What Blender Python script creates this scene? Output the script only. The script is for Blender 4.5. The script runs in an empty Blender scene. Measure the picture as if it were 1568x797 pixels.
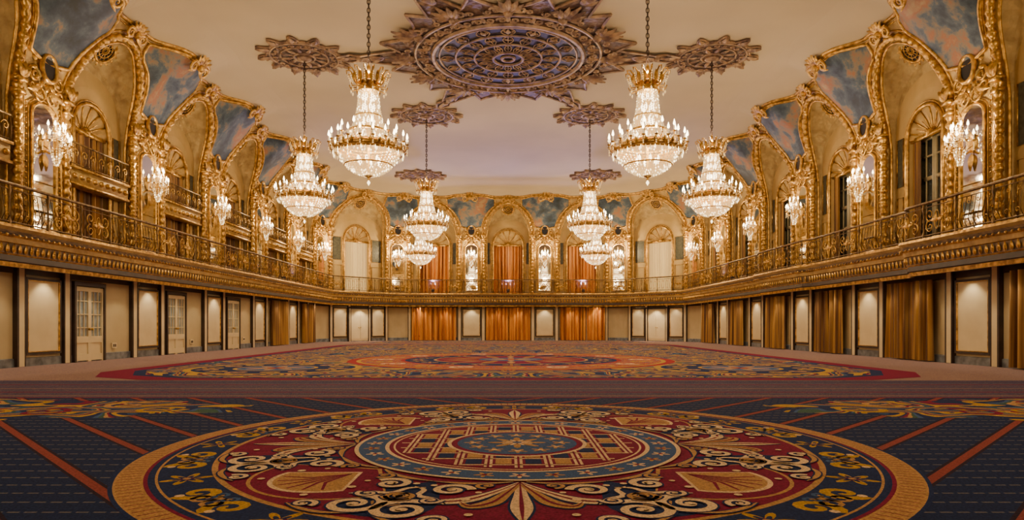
import bpy, math, random
from math import sin, cos, pi, sqrt, atan2, radians
from mathutils import Matrix, Vector
random.seed(3)
# ------------------------------------------------------------------ mesh builder
class MB:
    def __init__(s):
        s.v=[]; s.f=[]; s.m=[]; s.M=None
    def add(s,vs,fs,m=0):
        o=len(s.v)
        if s.M is None: s.v.extend([tuple(v) for v in vs])
        else:
            M=s.M; s.v.extend([tuple(M@Vector(v)) for v in vs])
        s.f.extend([tuple(i+o for i in f) for f in fs]); s.m.extend([m]*len(fs))
    def mesh(s,name,mats,smooth=True):
        me=bpy.data.meshes.new(name); me.from_pydata(s.v,[],s.f)
        for m in mats: me.materials.append(m)
        me.polygons.foreach_set('material_index',s.m)
        if smooth: me.polygons.foreach_set('use_smooth',[True]*len(s.f))
        me.update(); return me
    def build(s,name,mats,smooth=True):
        return place(s.mesh(name,mats,smooth),name)
def place(me,name,M=None,parent=None):
    o=bpy.data.objects.new(name,me); bpy.context.scene.collection.objects.link(o)
    if M is not None: o.matrix_world=M
    if parent: o.parent=parent
    return o
def tube(mb,pts,r,n=6,m=0,closed=False):
    pts=[Vector(p) for p in pts]; N=len(pts)
    if N<2: return
    rs=r if isinstance(r,(list,tuple)) else [r]*N
    nrm=None; vs=[]
    for i,p in enumerate(pts):
        if closed: t=pts[(i+1)%N]-pts[i-1]
        else: t=pts[min(i+1,N-1)]-pts[max(i-1,0)]
        if t.length<1e-9: t=Vector((0,0,1))
        t.normalize()
        if nrm is None:
            a=Vector((0,0,1)) if abs(t.z)<.9 else Vector((1,0,0)); nrm=t.cross(a).normalized()
        else:
            nrm=nrm-t*nrm.dot(t)
            if nrm.length<1e-6: nrm=t.orthogonal()
            nrm.normalize()
        b=t.cross(nrm)
        for k in range(n):
            a=2*pi*k/n; vs.append(p+(nrm*cos(a)+b*sin(a))*rs[i])
    fs=[]
    for i in range(N if closed else N-1):
        j=(i+1)%N
        for k in range(n):
            l=(k+1)%n; fs.append((i*n+k,i*n+l,j*n+l,j*n+k))
    if not closed:
        fs.append(tuple(range(n))[::-1]); fs.append(tuple((N-1)*n+k for k in range(n)))
    mb.add(vs,fs,m)
def lathe(mb,prof,n=16,m=0,c=(0,0,0)):
    vs=[];fs=[]
    for (r,z) in prof:
        for k in range(n):
            a=2*pi*k/n; vs.append((c[0]+r*cos(a),c[1]+r*sin(a),c[2]+z))
    for i in range(len(prof)-1):
        for k in range(n):
            l=(k+1)%n; fs.append((i*n+k,i*n+l,(i+1)*n+l,(i+1)*n+k))
    mb.add(vs,fs,m)
def box(mb,c,s,m=0):
    x,y,z=c; a,b,d=s[0]/2,s[1]/2,s[2]/2
    vs=[(x+i*a,y+j*b,z+k*d) for i in(-1,1) for j in(-1,1) for k in(-1,1)]
    mb.add(vs,[(0,1,3,2),(4,6,7,5),(0,4,5,1),(2,3,7,6),(0,2,6,4),(1,5,7,3)],m)
def grid(mb,rows,m=0):
    n=len(rows[0]); vs=[p for r in rows for p in r]; fs=[]
    for i in range(len(rows)-1):
        for k in range(n-1): fs.append((i*n+k,i*n+k+1,(i+1)*n+k+1,(i+1)*n+k))
    mb.add(vs,fs,m)
def octa(mb,c,r,h,m=0):
    x,y,z=c
    mb.add([(x+r,y,z),(x,y+r,z),(x-r,y,z),(x,y-r,z),(x,y,z+h),(x,y,z-h)],
      [(0,1,4),(1,2,4),(2,3,4),(3,0,4),(1,0,5),(2,1,5),(3,2,5),(0,3,5)],m)
def ball(mb,c,r,m=0,n=8):
    lathe(mb,[(r*sin(pi*i/6)+1e-4,-r*cos(pi*i/6)) for i in range(7)],n,m,c)
def leaf(mb,c,ang,L,W,m=0,bulge=.12,y0=0):
    ca,sa=cos(ang),sin(ang); rows=[]
    for i in range(6):
        t=i/5; w=W*sin(pi*min(1,t**.75*.96+.02)); b=bulge*sin(pi*t*.8)
        row=[]
        for s in(-1,0,1):
            px=s*w; pz=t*L
            row.append((c[0]+px*ca+pz*sa,c[1]+y0+b*(1 if s==0 else .35)+.02,c[2]-px*sa+pz*ca))
        rows.append(row)
    grid(mb,rows,m)
def spiral(cx,cz,r0,a0,turns,sg,n=16,rend=.15):
    out=[]
    for i in range(n+1):
        t=i/n; r=r0*(1-(1-rend)*t); a=a0+sg*turns*2*pi*t
        out.append((cx+r*cos(a),cz+r*sin(a)))
    return out
# ------------------------------------------------------------------ materials
def new(name):
    m=bpy.data.materials.new(name); m.use_nodes=True; nt=m.node_tree
    return m,nt,nt.nodes['Principled BSDF']
def c4(c): return (c[0],c[1],c[2],1)
def mat(name,col,rough=.6,metal=0,col2=None,nscale=3,ndet=3,bump=None,emis=None,voro=False,lo=.35,hi=.65,stretch=None):
    m,nt,b=new(name); N=nt.nodes; L=nt.links
    b.inputs['Base Color'].default_value=c4(col); b.inputs['Roughness'].default_value=rough; b.inputs['Metallic'].default_value=metal
    tc=N.new('ShaderNodeTexCoord')
    if col2 is None: col2=tuple(x*.8 for x in col)
    no=N.new('ShaderNodeTexNoise'); no.inputs['Scale'].default_value=nscale; no.inputs['Detail'].default_value=ndet
    if stretch:
        mp=N.new('ShaderNodeMapping'); mp.inputs['Scale'].default_value=stretch; L.new(tc.outputs['Object'],mp.inputs['Vector']); L.new(mp.outputs[0],no.inputs['Vector'])
    else: L.new(tc.outputs['Object'],no.inputs['Vector'])
    r=N.new('ShaderNodeValToRGB'); r.color_ramp.elements[0].position=lo; r.color_ramp.elements[1].position=hi
    r.color_ramp.elements[0].color=c4(col2); r.color_ramp.elements[1].color=c4(col)
    L.new(no.outputs['Fac'],r.inputs['Fac']); L.new(r.outputs['Color'],b.inputs['Base Color'])
    if bump:
        bt=N.new('ShaderNodeTexVoronoi' if voro else 'ShaderNodeTexNoise'); bt.inputs['Scale'].default_value=bump[0]
        L.new(tc.outputs['Object'],bt.inputs['Vector'])
        bm=N.new('ShaderNodeBump'); bm.inputs['Strength'].default_value=bump[1]; bm.inputs['Distance'].default_value=bump[2] if len(bump)>2 else .03
        L.new(bt.outputs[0],bm.inputs['Height']); L.new(bm.outputs['Normal'],b.inputs['Normal'])
    if emis:
        b.inputs['Emission Color'].default_value=c4(emis[0]); b.inputs['Emission Strength'].default_value=emis[1]
        try: m.cycles.emission_sampling='NONE'
        except Exception: pass
    return m
gold=mat('gilding',(.88,.56,.15),.34,.7,(.32,.17,.04),6,5,(14,.5,.02))
goldp=mat('gilded_plaster',(.64,.45,.17),.5,.15,(.42,.28,.10),1.8,4,(7,.4,.03),voro=True)
cream=mat('painted_wall_ochre',(.64,.46,.19),.6,0,(.52,.37,.14),1.2,3,(5,.15,.02))
soff=mat('arch_soffit_relief',(.60,.45,.20),.55,.1,(.40,.28,.11),2.6,4,(5,.7,.05),voro=True)
lowwall=mat('lower_wall_cream',(.60,.48,.27),.6,0,(.52,.41,.22),1)
lowpan=mat('lower_panel_cream',(.76,.63,.39),.55,0,(.70,.57,.34),1.5)
darkb=mat('dark_brown_trim',(.055,.03,.022),.5,0,(.03,.018,.014),3)
dgreen=mat('niche_vent_panel',(.10,.10,.07),.5,0,(.05,.05,.035),8)
fascb=mat('fascia_aged_bronze',(.30,.20,.10),.5,.2,(.14,.09,.045),5,4)
marble=mat('baseboard_marble',(.26,.29,.32),.3,0,(.10,.11,.13),4,6)
ceilm=mat('ceiling_plaster',(.62,.53,.38),.8,0,(.56,.48,.35),.35,2)
bronze=mat('bronze_railing',(.34,.22,.09),.42,.6,(.11,.07,.035),6)
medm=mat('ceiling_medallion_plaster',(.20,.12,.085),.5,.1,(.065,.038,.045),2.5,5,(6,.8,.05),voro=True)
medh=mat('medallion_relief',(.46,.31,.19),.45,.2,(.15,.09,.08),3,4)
medd=mat('medallion_grille_dark',(.03,.024,.05),.5,.2,(.01,.008,.025),5)
crystal=mat('crystal_beads_glow',(.05,.035,.02),.08,0,(.03,.02,.01),14,2,emis=((1,.60,.22),1.5))  # beads glow by emission in place of light from the inner bulbs
sparkle=mat('crystal_sparkle',(.08,.06,.03),.08,emis=((1,.76,.42),6))  # glints put into scattered beads as stronger emission
bulb=mat('lamp_bulb',(.2,.2,.2),.3,emis=((1,.78,.46),15))
candle=mat('candle_sleeve',(.5,.42,.3),.5,emis=((1,.70,.36),.8))
def mkliner():  # added glowing liner, keeps the gaps between bead strands bright
    m=bpy.data.materials.new('crystal_glow_liner'); m.use_nodes=True; nt=m.node_tree; N=nt.nodes; L=nt.links; N.remove(N['Principled BSDF'])
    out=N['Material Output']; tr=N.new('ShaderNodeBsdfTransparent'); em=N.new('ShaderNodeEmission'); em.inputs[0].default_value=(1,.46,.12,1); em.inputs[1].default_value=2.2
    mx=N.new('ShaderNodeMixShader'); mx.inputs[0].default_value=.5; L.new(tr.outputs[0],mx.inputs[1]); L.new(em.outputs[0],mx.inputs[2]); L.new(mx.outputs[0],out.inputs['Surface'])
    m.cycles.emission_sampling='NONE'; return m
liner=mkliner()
mirr,nt_,b_=new('mirror_glass'); b_.inputs['Base Color'].default_value=(.80,.79,.74,1); b_.inputs['Metallic'].default_value=1; b_.inputs['Roughness'].default_value=.04
vel=mat('curtain_orange_velvet_sheen',(.90,.38,.05),.5,0,(.26,.075,.012),1,3,stretch=(6.5,6.5,.12),lo=.36,hi=.62)  # dark and gold streaks paint the shade and sheen of the folds
velb=mat('curtain_brown_gold_sheen',(.60,.32,.07),.55,0,(.12,.05,.018),1,3,stretch=(6.5,6.5,.12),lo=.38,hi=.64)  # same painted fold shade and sheen, in brown and gold streaks
sheer=mat('sheer_curtain_cream',(.80,.64,.28),.7,0,(.55,.42,.16),1,emis=((1,.66,.26),.5),stretch=(5,5,.1))  # emission stands in for window light coming through the curtain
glass=mat('window_glass',(.10,.12,.13),.12,0,(.05,.06,.07),1.5)
sash=mat('window_sash_paint',(.46,.40,.25),.5)
pale=mat('door_pane_pale',(.42,.47,.50),.15,0,(.2,.25,.28),2.5)
dark=mat('dark_oval_grille',(.02,.022,.03),.3)
balf=mat('balcony_floor_carpet',(.10,.05,.045),.9)
soffb=mat('balcony_soffit',(.28,.20,.115),.6)
dl=mat('downlight_lens',(1,.9,.7),.4,emis=((1,.82,.55),14))
def fresco():
    m,nt,b=new('painted_fresco'); N=nt.nodes; L=nt.links
    tc=N.new('ShaderNodeTexCoord'); no=N.new('ShaderNodeTexNoise'); no.inputs['Scale'].default_value=.8; no.inputs['Detail'].default_value=7; no.inputs['Roughness'].default_value=.62; no.inputs['Distortion'].default_value=.25
    L.new(tc.outputs['Object'],no.inputs['Vector']); r=N.new('ShaderNodeValToRGB'); cr=r.color_ramp
    cols=[(.32,(.018,.03,.035)),(.42,(.035,.06,.10)),(.50,(.08,.125,.18)),(.55,(.24,.20,.15)),(.61,(.36,.15,.07)),(.69,(.40,.28,.14))]
    cr.elements[0].position=cols[0][0]; cr.elements[0].color=c4(cols[0][1]); cr.elements[1].position=cols[-1][0]; cr.elements[1].color=c4(cols[-1][1])
    for p,c in cols[1:-1]:
        e=cr.elements.new(p); e.color=c4(c)
    L.new(no.outputs['Fac'],r.inputs['Fac']); L.new(r.outputs['Color'],b.inputs['Base Color']); b.inputs['Roughness'].default_value=.55
    return m
fres=fresco()
def tuft(nt,b,base_socket,sc=60,amt=.35):
    N=nt.nodes; L=nt.links; tc=N.new('ShaderNodeTexCoord'); no=N.new('ShaderNodeTexNoise'); no.inputs['Scale'].default_value=sc; no.inputs['Detail'].default_value=2
    L.new(tc.outputs['Object'],no.inputs['Vector']); mr=N.new('ShaderNodeMapRange'); mr.inputs['To Min'].default_value=1-amt; mr.inputs['To Max'].default_value=1+amt; mr.inputs['From Min'].default_value=.3; mr.inputs['From Max'].default_value=.7
    L.new(no.outputs['Fac'],mr.inputs['Value']); mx=N.new('ShaderNodeVectorMath'); mx.operation='SCALE'
    L.new(base_socket,mx.inputs[0]); L.new(mr.outputs[0],mx.inputs['Scale']); L.new(mx.outputs[0],b.inputs['Base Color']); b.inputs['Roughness'].default_value=.95
    b.inputs['Specular IOR Level'].default_value=.1
def carp(name,col):
    m,nt,b=new(name); r=nt.nodes.new('ShaderNodeRGB'); r.outputs[0].default_value=c4(col); tuft(nt,b,r.outputs[0]); return m
def contour(name,pal,scale,mult,dist=1.2):
    m,nt,b=new(name); N=nt.nodes; L=nt.links
    tc=N.new('ShaderNodeTexCoord'); no=N.new('ShaderNodeTexNoise'); no.inputs['Scale'].default_value=scale; no.inputs['Detail'].default_value=1.5; no.inputs['Distortion'].default_value=dist
    ab=N.new('ShaderNodeVectorMath'); ab.operation='ABSOLUTE'
    L.new(tc.outputs['Object'],ab.inputs[0]); L.new(ab.outputs[0],no.inputs['Vector'])
    mu=N.new('ShaderNodeMath'); mu.operation='MULTIPLY'; mu.inputs[1].default_value=mult; L.new(no.outputs['Fac'],mu.inputs[0])
    fr=N.new('ShaderNodeMath'); fr.operation='FRACT'; L.new(mu.outputs[0],fr.inputs[0])
    r=N.new('ShaderNodeValToRGB'); cr=r.color_ramp; cr.interpolation='CONSTANT'
    n=len(pal); cr.elements[0].position=0; cr.elements[0].color=c4(pal[0]); cr.elements[1].position=(n-1)/n; cr.elements[1].color=c4(pal[-1])
    for i in range(1,n-1):
        e=cr.elements.new(i/n); e.color=c4(pal[i])
    L.new(fr.outputs[0],r.inputs['Fac']); tuft(nt,b,r.outputs['Color']); return m
NAVY=(.016,.036,.145); MAR=(.23,.012,.065); TAN=(.56,.33,.14); CRM=(.90,.68,.44); RED=(.40,.035,.045); BLUE=(.06,.13,.34); GLD=(.58,.36,.06); ORG=(.66,.20,.05)
k_navy=carp('carpet_navy',NAVY); k_mar=carp('carpet_maroon',MAR); k_tan=carp('carpet_tan',TAN); k_crm=carp('carpet_cream',CRM); k_red=carp('carpet_red',RED); k_blue=carp('carpet_blue',BLUE); k_gold=carp('carpet_gold',GLD)
k_mauve=contour('carpet_mauve_tweed',[(.32,.21,.19),(.40,.27,.23),(.24,.155,.18)],9,6)
k_flor=contour('carpet_floral_navy',[NAVY,NAVY,GLD,GLD,NAVY,MAR,TAN,(.06,.13,.11),BLUE],.5,9)
k_florr=contour('carpet_floral_red',[RED,ORG,RED,GLD,MAR,ORG,BLUE],.9,12)
k_stripe=contour('carpet_border_tweed',[(.10,.075,.14),(.045,.06,.17),(.19,.13,.19)],7,8)
def lattice():
    m,nt,b=new('carpet_navy_lattice'); N=nt.nodes; L=nt.links
    tc=N.new('ShaderNodeTexCoord'); sp=N.new('ShaderNodeSeparateXYZ'); L.new(tc.outputs['Object'],sp.inputs[0])
    def M(op,a,bv=None,c=None):
        n=N.new('ShaderNodeMath'); n.operation=op
        for i,x in enumerate((a,bv,c)):
            if x is None: continue
            if isinstance(x,(int,float)): n.inputs[i].default_value=x
            else: L.new(x,n.inputs[i])
        return n.outputs[0]
    X,Y=sp.outputs[0],sp.outputs[1]
    def line(s,per,w):
        f=M('FRACT',M('DIVIDE',s,per)); d=M('ABSOLUTE',M('SUBTRACT',f,.5)); return M('LESS_THAN',d,w/per/2)
    AX=M('ABSOLUTE',X); e=M('SUBTRACT',AX,Y)
    e=M('ADD',e,100.12)
    red=line(e,.95,.11); edge=line(e,.95,.19)
    thin=M('MULTIPLY',line(Y,.24,.02),M('LESS_THAN',M('FRACT',M('MULTIPLY',X,9.)),.72))
    def mix(f,a,bc):
        n=N.new('ShaderNodeMix'); n.data_type='RGBA'; L.new(f,n.inputs[0])
        if isinstance(a,tuple): n.inputs[6].default_value=c4(a)
        else: L.new(a,n.inputs[6])
        n.inputs[7].default_value=c4(bc); return n.outputs[2]
    c=mix(thin,(.014,.032,.12),(.20,.19,.21)); c=mix(edge,c,(.03,.02,.05)); c=mix(red,c,(.30,.07,.07)); tuft(nt,b,c); return m
k_lat=lattice()
# ------------------------------------------------------------------ wall path
H0=8.6; HE=11.8; HC=12.1; ZB=3.87
Pp=[Vector((-14.4,-6)),Vector((-14.4,49.3)),Vector((-9.3,54.5)),Vector((9.3,54.5)),Vector((14.4,49.3)),Vector((14.4,-6))]
Ls=[(Pp[i+1]-Pp[i]).length for i in range(5)]
Uc=[0]
for l in Ls: Uc.append(Uc[-1]+l)
UT=Uc[-1]
def raw(u):
    i=0
    while i<4 and u>Uc[i+1]: i+=1
    d=(Pp[i+1]-Pp[i])/Ls[i]
    return Pp[i]+d*(u-Uc[i]), Vector((d.y,-d.x))
_c={}
def PN(u):
    k=round(u,4)
    if k in _c: return _c[k]
    near=any(abs(u-c)<1.2 for c in Uc[1:5])
    if not near: r=raw(u)
    else:
        p=Vector((0,0)); n=Vector((0,0))
        for i in range(-6,7):
            a,b=raw(u+i*1.1/6); p+=a; n+=b
        r=(p/13,n.normalized())
    _c[k]=r; return r
def pos(u,d,h):
    p,n=PN(u); return (p.x+n.x*d,p.y+n.y*d,h)
def frame(u,d=0,h=0):
    p,n=PN(u); T=Vector((-n.y,n.x,0))
    X=-T; Y=Vector((n.x,n.y,0)); o=Vector(pos(u,d,h))
    return Matrix(((X.x,Y.x,0,o.x),(X.y,Y.y,0,o.y),(X.z,Y.z,1,o.z),(0,0,0,1)))
sideP=[Uc[1]-5.83*k for k in range(7,-1,-1)]
piers=sideP+[Uc[2],Uc[2]+6.25,Uc[3]-6.25,Uc[3]]+[UT-p for p in sideP[::-1]]
bays=[]
for i in range(len(piers)-1):
    u0,u1=piers[i],piers[i+1]; c=(u0+u1)/2; hf=(u1-u0)/2
    ty='left' if c<Uc[1] else 'cornerL' if c<Uc[2] else 'back' if c<Uc[3] else 'cornerR' if c<Uc[4] else 'right'
    bays.append(dict(u0=u0,u1=u1,c=c,h=hf,a=hf-1.05,ty=ty))
def ss(x): x=max(0,min(1,x)); return x*x*(3-2*x)
def Dm(u):
    for b in bays:
        if b['u0']<=u<=b['u1']: return 1.3+.85*ss((abs(u-b['c'])/b['h']-.3)/.45)
    return 2.15
def dfun(u,h):
    return Dm(u)*max(0,(h-H0)/(HE-H0))**1.7
HA=2.7
S=[]
def seglab(u): return 'left' if u<Uc[1] else 'back' if u<Uc[4] else 'right'
x=0
while x<piers[0]-1.05: S.append((x,H0,0)); x+=1.5
S.append((piers[0]-1.05,H0,0))
for k,b in enumerate(bays):
    for i in range(1,6): S.append((b['u0']-1.05+2.1*i/6 ,H0,0))
    for i in range(29):
        th=pi*i/28; S.append((b['c']-b['a']*cos(th),H0+HA*sin(th),1))
for i in range(1,7): S.append((piers[-1]-1.05+2.1*i/6,H0,0))
x=piers[-1]+1.05
while x<UT-1.5: x+=1.5; S.append((min(x,UT),H0,0))
S.append((UT,H0,0))
walls={'left':MB(),'back':MB(),'right':MB()}
for i in range(len(S)-1):
    (ua,ha,ka),(ub,hb,kb)=S[i],S[i+1]
    if ub-ua<1e-6: continue
    mb=walls[seglab((ua+ub)/2)]
    rows=[]
    for r in range(9):
        t=r/8; h1=ha+(HE-ha)*t; h2=hb+(HE-hb)*t
        rows.append([pos(ua,dfun(ua,h1),h1),pos(ub,dfun(ub,h2),h2)])
    grid(mb,rows,1)
    grid(mb,[[pos(ua,0,0),pos(ub,0,0)],[pos(ua,0,3.0),pos(ub,0,3.0)]],2)
    if not (ka and kb):
        grid(mb,[[pos(ua,0,ZB-.9),pos(ub,0,ZB-.9)],[pos(ua,0,H0),pos(ub,0,H0)]],0)
    else:
        grid(mb,[[pos(ua,0,2.9),pos(ub,0,2.9)],[pos(ua,0,3.9),pos(ub,0,3.9)]],0)
for b in bays:
    mb=walls[seglab(b['c'])]; a=b['a']; c=b['c']; bo=1.0 if b['h']<3.4 else 1.15; b['bo']=bo
    if b['ty']=='back': bo=b['bo']=1.25
    F=[];Nn=[];O=[]
    for i in range(7):
        t=i/7; h=ZB-.1+(H0-ZB+.1)*t; F.append((-a,h)); Nn.append((-a*.94,h)); O.append((-bo,ZB-.1+(8.0-ZB+.1)*t))
    for i in range(29):
        th=pi*i/28; F.append((-a*cos(th),H0+HA*sin(th))); Nn.append((-a*.94*cos(th),H0+1.55*sin(th))); O.append((-bo*cos(th),8.0+bo*sin(th)))
    for L_ in (F,Nn,O):
        L_.extend([(-p[0],p[1]) for p in L_[:7][::-1]])
    rows=[]
    for s in range(6):
        t=s/5; row=[]
        for (f,n) in zip(F,Nn):
            df=dfun(c+f[0],f[1]); dn=-.35
            row.append(pos(c+f[0]+(n[0]-f[0])*(1-cos(t*pi/2)),df+(dn-df)*sin(t*pi/2),f[1]+(n[1]-f[1])*(1-cos(t*pi/2))))
        rows.append(row)
    grid(mb,rows,3)
    grid(mb,[[pos(c+p[0],-.35,p[1]) for p in Nn],[pos(c+(p[0]+q[0])/2,-.33,(p[1]+q[1])/2) for p,q in zip(Nn,O)],[pos(c+p[0],-.35,p[1]) for p in O],[pos(c+p[0],-.8,p[1]) for p in O]],0)
    mb.add([pos(c-bo-.2,-.8,3.7),pos(c+bo+.2,-.8,3.7),pos(c+bo+.2,-.8,9.6),pos(c-bo-.2,-.8,9.6)],[(0,1,2,3)],0)
    ab=MB(); dense=[]
    for (p,q) in zip(F[:-1],F[1:]):
        n=max(1,int(math.hypot(q[0]-p[0],q[1]-p[1])/.07))
        for j in range(n): dense.append((p[0]+(q[0]-p[0])*j/n,p[1]+(q[1]-p[1])*j/n))
    dense.append(F[-1]); sarc=0; pts=[];rs=[];pr=None
    for p in dense:
        if pr: sarc+=math.hypot(p[0]-pr[0],p[1]-pr[1])
        pr=p; pts.append(pos(c+p[0],dfun(c+p[0],p[1])+.05,p[1])); rs.append(.12+.035*sin(sarc*2*pi/.28))
    tube(ab,pts,rs,7,0)
    tube(ab,[pos(c+p[0]*.90,dfun(c+p[0]*.9,p[1])*.97-.05-(.08 if p[1]<H0 else 0)*1,p[1]-(.17 if p[1]>H0+.3 else .17*max(0,(p[1]-H0)/.3))) for p in F],.045,6,0)
    tube(ab,[pos(c+p[0],-.30,p[1]) for p in O],.07,6,0)
    tube(ab,[pos(c+p[0]*1.12,-.30,8+(p[1]-8)*1.12 if p[1]>8 else p[1]) for p in O],.03,5,0)
    tube(ab,[pos(c+p[0]+(.2*(1 if p[0]>0 else -1) if p[1]<=H0+.01 else .2*p[0]/a),dfun(c+p[0]*(1+.2/a),min(HE,p[1]+.2*max(0,(p[1]-H0)/HA)))+.02,p[1]+.2*max(0,(p[1]-H0)/HA)) for p in F],.04,5,0)
    for sg in(-1,1):
        x0,x1=sg*(bo+.26),sg*(a*.94-.12)
        if abs(x1-x0)>.15:
            for (z0,z1) in((4.2,6.0),(6.4,8.2)):
                tube(ab,[pos(c+x0,-.32,z0),pos(c+x1,-.32,z0),pos(c+x1,-.32,z1),pos(c+x0,-.32,z1)],.025,5,0,True)
                if z0>6: ab.add([pos(c+x0,-.325,z0),pos(c+x1,-.325,z0),pos(c+x1,-.325,z1),pos(c+x0,-.325,z1)],[(0,1,2,3)],1)
        for hh,sz in((H0-.15,.36),(8.1,.3),(4.0,.4)):
            ab.M=frame(c+sg*a,.05,hh); box(ab,(0,0,0),(sz,sz,.12),0); ab.M=None
        ab.M=frame(c+sg*a,.2,H0)
        for q in(-.5,0,.5): leaf(ab,(0,0,-.1),q,.45,.12,0,.14)
        ab.M=None
    ab.build('arch_frame',[gold,dgreen])
    sb=MB(); sb.M=frame(c,-.62,8.0); rows=[]
    for j in range(8):
        r=j/7; row=[]
        for i in range(73):
            th=pi*i/72; rr=bo*r; row.append((-rr*cos(th),.02+.26*r*r*.8+.07*r*abs(sin(th*6.5)),rr*sin(th)))
        rows.append(row)
    grid(sb,rows,0); ball(sb,(0,.1,.05),.16,1)
    box(sb,(0,.12,-.02),(2*bo,.16,.14),1)
    for i in range(14):
        th=pi*i/13; tube(sb,[(-bo*r*cos(th),.05+.2*r*r,bo*r*sin(th)) for r in(.12,.4,.7,.98)],[.012,.02,.028,.035],5,1)
    sb.build('shell_tympanum',[goldp,gold])
    gb=MB(); hF=H0+HA; dF=dfun(c,hF); t=.42
    dd=dF+(-.35-dF)*sin(t*pi/2)+.02; hh=hF+(H0+1.55-hF)*(1-cos(t*pi/2))-.12
    gb.M=frame(c,dd,hh)@Matrix.Rotation(radians(-38),4,'X')
    gb.add([(.42*cos(2*pi*i/24),0,.42*sin(2*pi*i/24)) for i in range(24)],[tuple(range(24))],1)
    for rr,th_ in((.44,.06),(.28,.02),(.14,.02)): tube(gb,[(rr*cos(2*pi*i/24),.02,rr*sin(2*pi*i/24)) for i in range(24)],th_,6,0,True)
    for i in range(12): tube(gb,[(.05*cos(i*pi/6),.02,.05*sin(i*pi/6)),(.42*cos(i*pi/6),.02,.42*sin(i*pi/6))],.014,4,0)
    for i in range(16): leaf(gb,(.46*sin(i*pi/8),0,.46*cos(i*pi/8)),i*pi/8,.16,.06,0,.05)
    gb.build('round_grille',[gold,dark])
def curtain(name,u,d,w,h0,h1,m,fold=.17,amp=.05):
    mb=MB(); mb.M=frame(u,d,0); n=int(w/fold*12); rows=[]; ph0=u*1.7
    for hh in (h0,h0+(h1-h0)*.25,h0+(h1-h0)*.5,h0+(h1-h0)*.75,h1-.15,h1):
        t=(hh-h0)/(h1-h0); row=[]
        for i in range(n+1):
            x=-w/2+w*i/n; ph=2*pi*x/fold+1.0*sin(x*3.1+ph0)+.5*sin(x*9+ph0)+ .5*(1-t)*sin(x*3)
            a=amp*(1.2-.3*t)*(.7+.3*sin(x*4.3+ph0*2))
            row.append((x,a*sin(ph)+amp*.3*sin(ph*.31+2),hh))
        rows.append(row)
    grid(mb,rows,0)
    return mb.build(name,[m])
for b in bays:
    ty=b['ty']; c=b['c']; bo=b['bo']
    if ty=='right':
        wb=MB(); wb.M=frame(c,-.7,0)
        box(wb,(0,-.05,6),(2*bo,.03,4.4),1)
        for xx in(-bo+.05,-.06,.06,bo-.05): box(wb,(xx,0,6),(.1,.1,4.3),0)
        for xx in(-bo/2,bo/2): box(wb,(xx,0,6),(.04,.05,4.3),0)
        for hz in(3.95,4.7,5.6,6.5,7.3,7.95): box(wb,(0,0,hz),(2*bo,.08,.06 if hz not in(3.95,6.5,7.95) else .14),0)
        wb.build('french_window',[sash,glass])
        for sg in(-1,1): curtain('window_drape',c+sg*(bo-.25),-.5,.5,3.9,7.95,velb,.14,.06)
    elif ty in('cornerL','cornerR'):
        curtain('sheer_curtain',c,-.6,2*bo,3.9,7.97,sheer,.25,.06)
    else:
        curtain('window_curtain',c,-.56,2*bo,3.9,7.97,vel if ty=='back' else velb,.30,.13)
    if ty=='left':
        jb=MB(); jb.M=frame(c,0,0); w=2*b['a']-.5
        box(jb,(0,-.15,6.2),(w,.36,.5),1); box(jb,(0,-.12,6.48),(w+.06,.46,.08),0); box(jb,(0,-.12,5.93),(w+.06,.42,.08),0)
        for i in range(9): ball(jb,(-w/2+w*(i+.5)/9,.04,6.2),.1,0)
        tube(jb,[(-w/2,.03,7.3),(w/2,.03,7.3)],.035,6,2); tube(jb,[(-w/2,.03,6.6),(w/2,.03,6.6)],.02,6,2)
        for i in range(23):
            x=-w/2+w*i/22; tube(jb,[(x,.03,6.5),(x,.07,6.8),(x,.03,7.3)],.013,4,2)
        for i in range(7):
            x=-w/2+w*(i+.5)/7; s=spiral(x,6.95,.16,0,1.2,1); tube(jb,[(p[0],.06,p[1]) for p in s],.018,4,0)
        jb.build('juliet_balcony',[gold,goldp,bronze])
for k,nm in(('left','wall_left'),('back','wall_back'),('right','wall_right')):
    walls[k].build(nm,[cream,goldp,lowwall,soff],smooth=False)
def linx(p,d,q,e):
    det=d.x*(-e.y)+e.x*d.y; r=q-p; t=(r.x*(-e.y)+e.x*r.y)/det; return p+d*t
off=[]
dirs=[(Pp[i+1]-Pp[i]).normalized() for i in range(5)]; nrs=[Vector((d.y,-d.x)) for d in dirs]
off.append(Pp[0]+nrs[0]*4)
for i in range(1,5): off.append(linx(Pp[i-1]+nrs[i-1]*4,dirs[i-1],Pp[i]+nrs[i]*4,dirs[i]))
off.append(Pp[5]+nrs[4]*4)
def Q(u,t=1):
    i=0
    while i<4 and u>Uc[i+1]: i+=1
    return off[i].lerp(off[i+1],(u-Uc[i])/Ls[i])
cb=MB()
us=sorted(set(round(s[0],4) for s in S)|set(Uc))
rows=[[] for _ in range(5)]
for u in us:
    e=Vector(pos(u,Dm(u),HE)); q=Q(u)
    for j in range(5):
        t=j/4; rows[j].append((e.x+(q.x-e.x)*t,e.y+(q.y-e.y)*t,HE+(HC-HE)*sin(t*pi/2)))
grid(cb,rows,0)
cb.add([(p.x,p.y,HC) for p in off],[tuple(range(6))],0)
cb.build('ceiling',[ceilm],smooth=False)
tb=MB(); tube(tb,[pos(u,Dm(u)-.02,HE-.02) for u in us if u>2 and u<UT-2],.085,6,0)
tube(tb,[pos(u,dfun(u,HE-.16)+.03,HE-.18) for u in us if u>2 and u<UT-2],.035,5,0)
tb.build('trim_1',[gold])
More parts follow.
